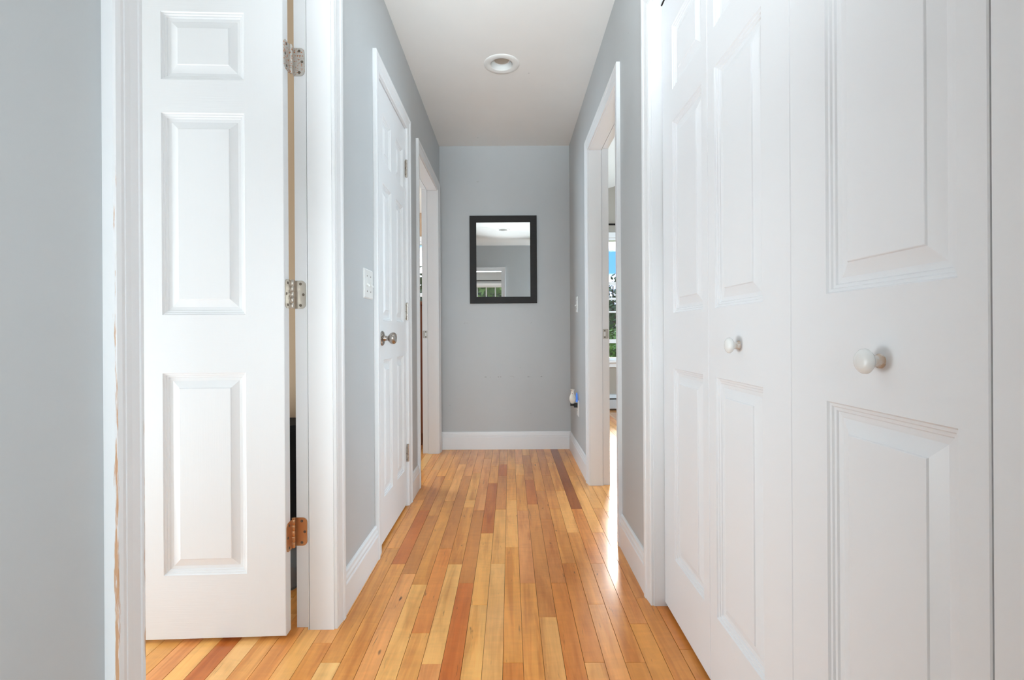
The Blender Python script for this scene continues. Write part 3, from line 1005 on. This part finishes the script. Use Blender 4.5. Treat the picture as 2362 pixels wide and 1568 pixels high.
# ------------------------------------------------------------------ windows
def window(name, label, wy, facing, x0, x1, z0, z1, bars_z, bars_x, rail=0.03, depth=0.06):
    """facing -1: the room lies on the -Y side of the wall face wy"""
    f = facing
    root = tag(empty(name, ((x0 + x1) / 2, wy, z0)), label, 'window', kind='structure')
    cw = 0.062
    Y = lambda t: wy + f * t              # t out of the wall into the room
    def bx(nm, a, b_, c, d, t0, t1, mat, par):
        q = MB()
        q.box(a, b_, min(Y(t0), Y(t1)), max(Y(t0), Y(t1)), c, d)
        return q.build(nm, mat, par, bevel=0.002 if mat is not M['glass'] else 0)
    bx('side_casing', x0 - cw, x0, z0 - .02, z1, 0, .017, M['white'], root)
    bx('side_casing', x1, x1 + cw, z0 - .02, z1, 0, .017, M['white'], root)
    bx('head_casing', x0 - cw, x1 + cw, z1, z1 + cw, 0, .019, M['white'], root)
    bx('sill', x0 - cw - .02, x1 + cw + .02, z0 - .028, z0, -.03, .045, M['white'], root)
    bx('apron', x0 - cw, x1 + cw, z0 - .085, z0 - .028, 0, .015, M['white'], root)
    fr = bx('frame', x0, x0 + .03, z0, z1, -.10, 0, M['white'], root)
    bx('frame', x1 - .03, x1, z0, z1, -.10, 0, M['white'], root)
    bx('frame', x0 + .03, x1 - .03, z1 - .03, z1, -.10, 0, M['white'], root)
    bx('frame', x0 + .03, x1 - .03, z0, z0 + .03, -.10, 0, M['white'], root)
    for z, th in bars_z:
        bx('glazing_bar', x0 + .03, x1 - .03, z - th / 2, z + th / 2, -.070, -.040, M['white'], root)
    for xx in bars_x:
        bx('glazing_bar', xx - .010, xx + .010, z0 + .03, z1 - .03, -.066, -.044, M['white'], root)
    bx('glass_pane', x0 + .03, x1 - .03, z0 + .03, z1 - .03, -.057, -.053, M['glass'], root)
    return root
window('window_1', 'white sash window of the sunny room looking on sky and trees', W4Y, -1, WX[0], WX[1], 0.60, 2.08, [(1.530, .036), (1.345, .026), (1.186, .022), (0.828, .046)], [WX[0] + .03 + .46 * i for i in (1,)])
window('window_2', 'white barred window seen in the mirror with greenery outside', W2Y, 1, W2X[0], W2X[1], 0.70, 2.06, [(1.72, .02), (1.38, .045), (1.04, .02)], [-0.77, -0.555, -0.34])
window('window_3', 'bright guest room window seen in the far doorway', W3Y, -1, W3X[0], W3X[1], 0.75, 2.08, [(1.42, .045)], [-1.3])
def rod(name, label, x0, x1, y, z, f):
    root = tag(empty(name, ((x0 + x1) / 2, y, z)), label, 'curtain rod')
    q = MB()
    q.lathe([(.011, 0), (.011, x1 - x0)], (x0, y + f * .07, z), (1, 0, 0), 16)
    q.build('rod', M['rodblack'], root, smooth=True)
    for xx in (x0, x1):
        q = MB()
        q.lathe([(.011, -.012), (.020, -.004), (.022, .006), (.016, .018), (.004, .024)], (xx, y + f * .07, z), (1 if xx == x1 else -1, 0, 0), 16)
        q.build('finial', M['rodblack'], root, smooth=True)
    for xx in (x0 + .06, x1 - .06):
        q = MB()
        q.box(xx - .006, xx + .006, min(y, y + f * .08), max(y, y + f * .08), z - .02, z - .008)
        q.build('bracket', M['rodblack'], root)
rod('curtain_rod', 'black curtain rod above the sunny room window', WX[0] - .15, WX[1] + .15, W4Y, 2.225, -1)
rod('curtain_rod', 'black curtain rod above the window reflected in the mirror', W2X[0] - .15, W2X[1] + .15, W2Y, 2.175, 1)

# baseboard heater in the sunny room
hr = tag(empty('baseboard_heater', (1.9, W4Y, 0)), 'low grey baseboard heater under the sunny room window', 'heater')
q = MB()
hp = [(0, .02), (.055, .02), (.060, .025), (.060, .125), (.050, .135), (.050, .150), (.030, .185), (0, .190)]
q.loops([[(0.66, W4Y - t, z) for t, z in hp], [(3.45, W4Y - t, z) for t, z in hp]])
q.build('cover', M['heater'], hr)
q = MB()
q.box(0.66, 3.45, W4Y - .0610, W4Y - .050, .137, .146)
q.build('outlet_slot', M['hole'], hr)
for xx in (0.70, 2.0, 3.40):
    q = MB()
    q.box(xx - .02, xx + .02, W4Y - .050, W4Y, 0, .02)
    q.build('foot', M['heater'], hr)

# ------------------------------------------------------------------ things glimpsed behind the doors
# tall cherry dresser in the guest room
dr = tag(empty('dresser', (-1.12, 4.30, 0)), 'tall reddish brown wooden dresser glimpsed through the far doorway', 'dresser')
q = MB()
q.box(-1.58, -0.72, 4.05, 4.52, 0.10, 1.17)
q.build('body', M['cherry'], dr, bevel=.004)
q = MB()
q.box(-1.61, -0.69, 4.02, 4.54, 1.17, 1.20)
q.build('top', M['cherry'], dr, bevel=.006)
for xx in (-1.55, -0.76):
    for yy_ in (4.09, 4.48):
        q = MB()
        q.lathe([(.018, 0), (.024, .03), (.03, .10)], (xx, yy_, 0), (0, 0, 1), 16)
        q.build('foot', M['cherry'], dr, smooth=True)
for i in range(5):
    z0 = 0.13 + i * 0.205
    q = MB()
    q.box(-1.54, -0.76, 4.032, 4.052, z0, z0 + .19)
    dw = q.build('drawer', M['cherry'], dr, bevel=.004)
    for xx in (-1.36, -0.94):
        q = MB()
        q.lathe([(.007, 0), (.006, .010), (.014, .018), (.013, .024), (.002, .028)], (xx, 4.032, z0 + .095), (0, -1, 0), 16)
        WORLD[dw.name] = WORLD[dr.name]
        q.build('knob', M['knobm'], dw, smooth=True)
# black laundry hamper and a clear box behind the open door
hm = tag(empty('laundry_hamper', (-0.98, 1.80, 0)), 'black fabric laundry hamper in the hinge gap of the open door', 'hamper')
q = MB()
def rrect(cx, cy, w, d, r_, z, n=5):
    out = []
    for sx, sy, a0 in ((1, 1, 0), (-1, 1, 90), (-1, -1, 180), (1, -1, 270)):
        for kk in range(n):
            a = R(a0 + 90 * kk / (n - 1))
            out.append((cx + sx * (w - r_) + r_ * math.cos(a), cy + sy * (d - r_) + r_ * math.sin(a), z))
    return out
q.loops([rrect(-.98, 1.845, .20 + .02 * math.sin(t * 7), .085 + .004 * math.sin(t * 9), .05, .19 + t * .39) for t in [i / 8 for i in range(9)]])
q.build('bag', M['hamper'], hm, smooth=True)
q = MB()
q.loops([rrect(-.98, 1.845, .205, .090, .05, z) for z in (.57, .60)])
q.build('rim', M['hamper'], hm, smooth=True)
cb = tag(empty('storage_box', (-0.98, 1.80, 0)), 'clear plastic storage box under the black hamper', 'box')
q = MB()
q.loops([rrect(-.98, 1.845, .19, .085, .03, 0), rrect(-.98, 1.845, .20, .095, .03, .165), rrect(-.98, 1.845, .194, .089, .03, .165), rrect(-.98, 1.845, .185, .080, .03, .006)])
q.build('tub', M['clear'], cb, smooth=True)
q = MB()
q.loops([rrect(-.98, 1.845, .205, .10, .03, .166), rrect(-.98, 1.845, .205, .10, .03, .188)])
q.build('lid', M['black'], cb)

# ------------------------------------------------------------------ outdoors
q = MB()
q.box(-60, 60, 6.25, 70, -0.75, -0.55)
q.box(-60, 60, -70, -4.05, -0.75, -0.55)
tag(q.build('ground', M['lawn']), 'mown lawn outside the windows', 'lawn', kind='structure')
def plant(name, label, x, y, z0, h, rx, dens, mat, seed, cat, trunk=True, size=0.07, group=None):
    r_ = random.Random(seed)
    root = tag(empty(name, (x, y, z0)), label, cat, group)
    b = MB()
    for i in range(dens):
        while True:
            p = Vector((r_.uniform(-1, 1), r_.uniform(-1, 1), r_.uniform(-1, 1)))
            if p.length < 1:
                break
        p = p * (0.55 + 0.45 * r_.random())
        c = Vector((x + p.x * rx, y + p.y * rx, z0 + h * (0.56 + 0.44 * p.z)))
        a = Vector((r_.uniform(-1, 1), r_.uniform(-1, 1), r_.uniform(-.6, .6))).normalized()
        n_ = a.cross(Vector((r_.uniform(-1, 1), r_.uniform(-1, 1), 1))).normalized()
        s = size * r_.uniform(.6, 1.3)
        b.quad(c - a * s, c + n_ * s * .45, c + a * s, c - n_ * s * .45)
    b.build('foliage', mat, root, fix=False)
    t = MB()
    tr = 0.02 + 0.018 * h
    t.lathe([(tr * 1.2, -.05), (tr, h * .2), (tr * .7, h * .5), (tr * .2, h * .85)], (x, y, z0), (0, 0, 1), 10)
    for i in range(5):
        a = i * 2.4
        dv = Vector((math.cos(a), math.sin(a), 1.1))
        t.lathe([(tr * .5, 0), (tr * .12, min(rx, h * .5) * .9)], (x, y, z0 + h * (.3 + .08 * i)), dv, 6)
    t.build('trunk', M['bark'], root, smooth=True)
    return root
plant('garden_tree', 'leafy tree with sparse top outside the sunny room window', 3.3, 15.5, -.55, 3.5, 1.3, 1500, M['leaf2'], 1, 'tree', size=.10)
plant('garden_bush', 'light green bush before the tree outside the sunny room', 2.75, 12.5, -.55, 1.75, 1.0, 2600, M['leaf1'], 2, 'bush', size=.07)
plant('garden_tree', 'dark tree outside the guest room window', -1.9, 11.0, -.55, 3.2, 1.2, 1600, M['leaf2'], 3, 'tree', size=.10)
plant('garden_shrub', 'tall bright green shrub outside the window reflected in the mirror', -0.60, -5.6, -.55, 4.8, 1.15, 5200, M['leaf3'], 10, 'bush', size=.13)
plant('distant_tree', 'round green tree at the lawn edge far beyond the sunny room window', 8.9, 42, -.55, 4.4, 2.6, 1500, M['leaf1'], 30, 'tree', size=.30)
plant('distant_tree', 'round green tree at the lawn edge far beyond the guest room window', -8.2, 40, -.55, 4.8, 2.8, 1500, M['leaf2'], 31, 'tree', size=.30)
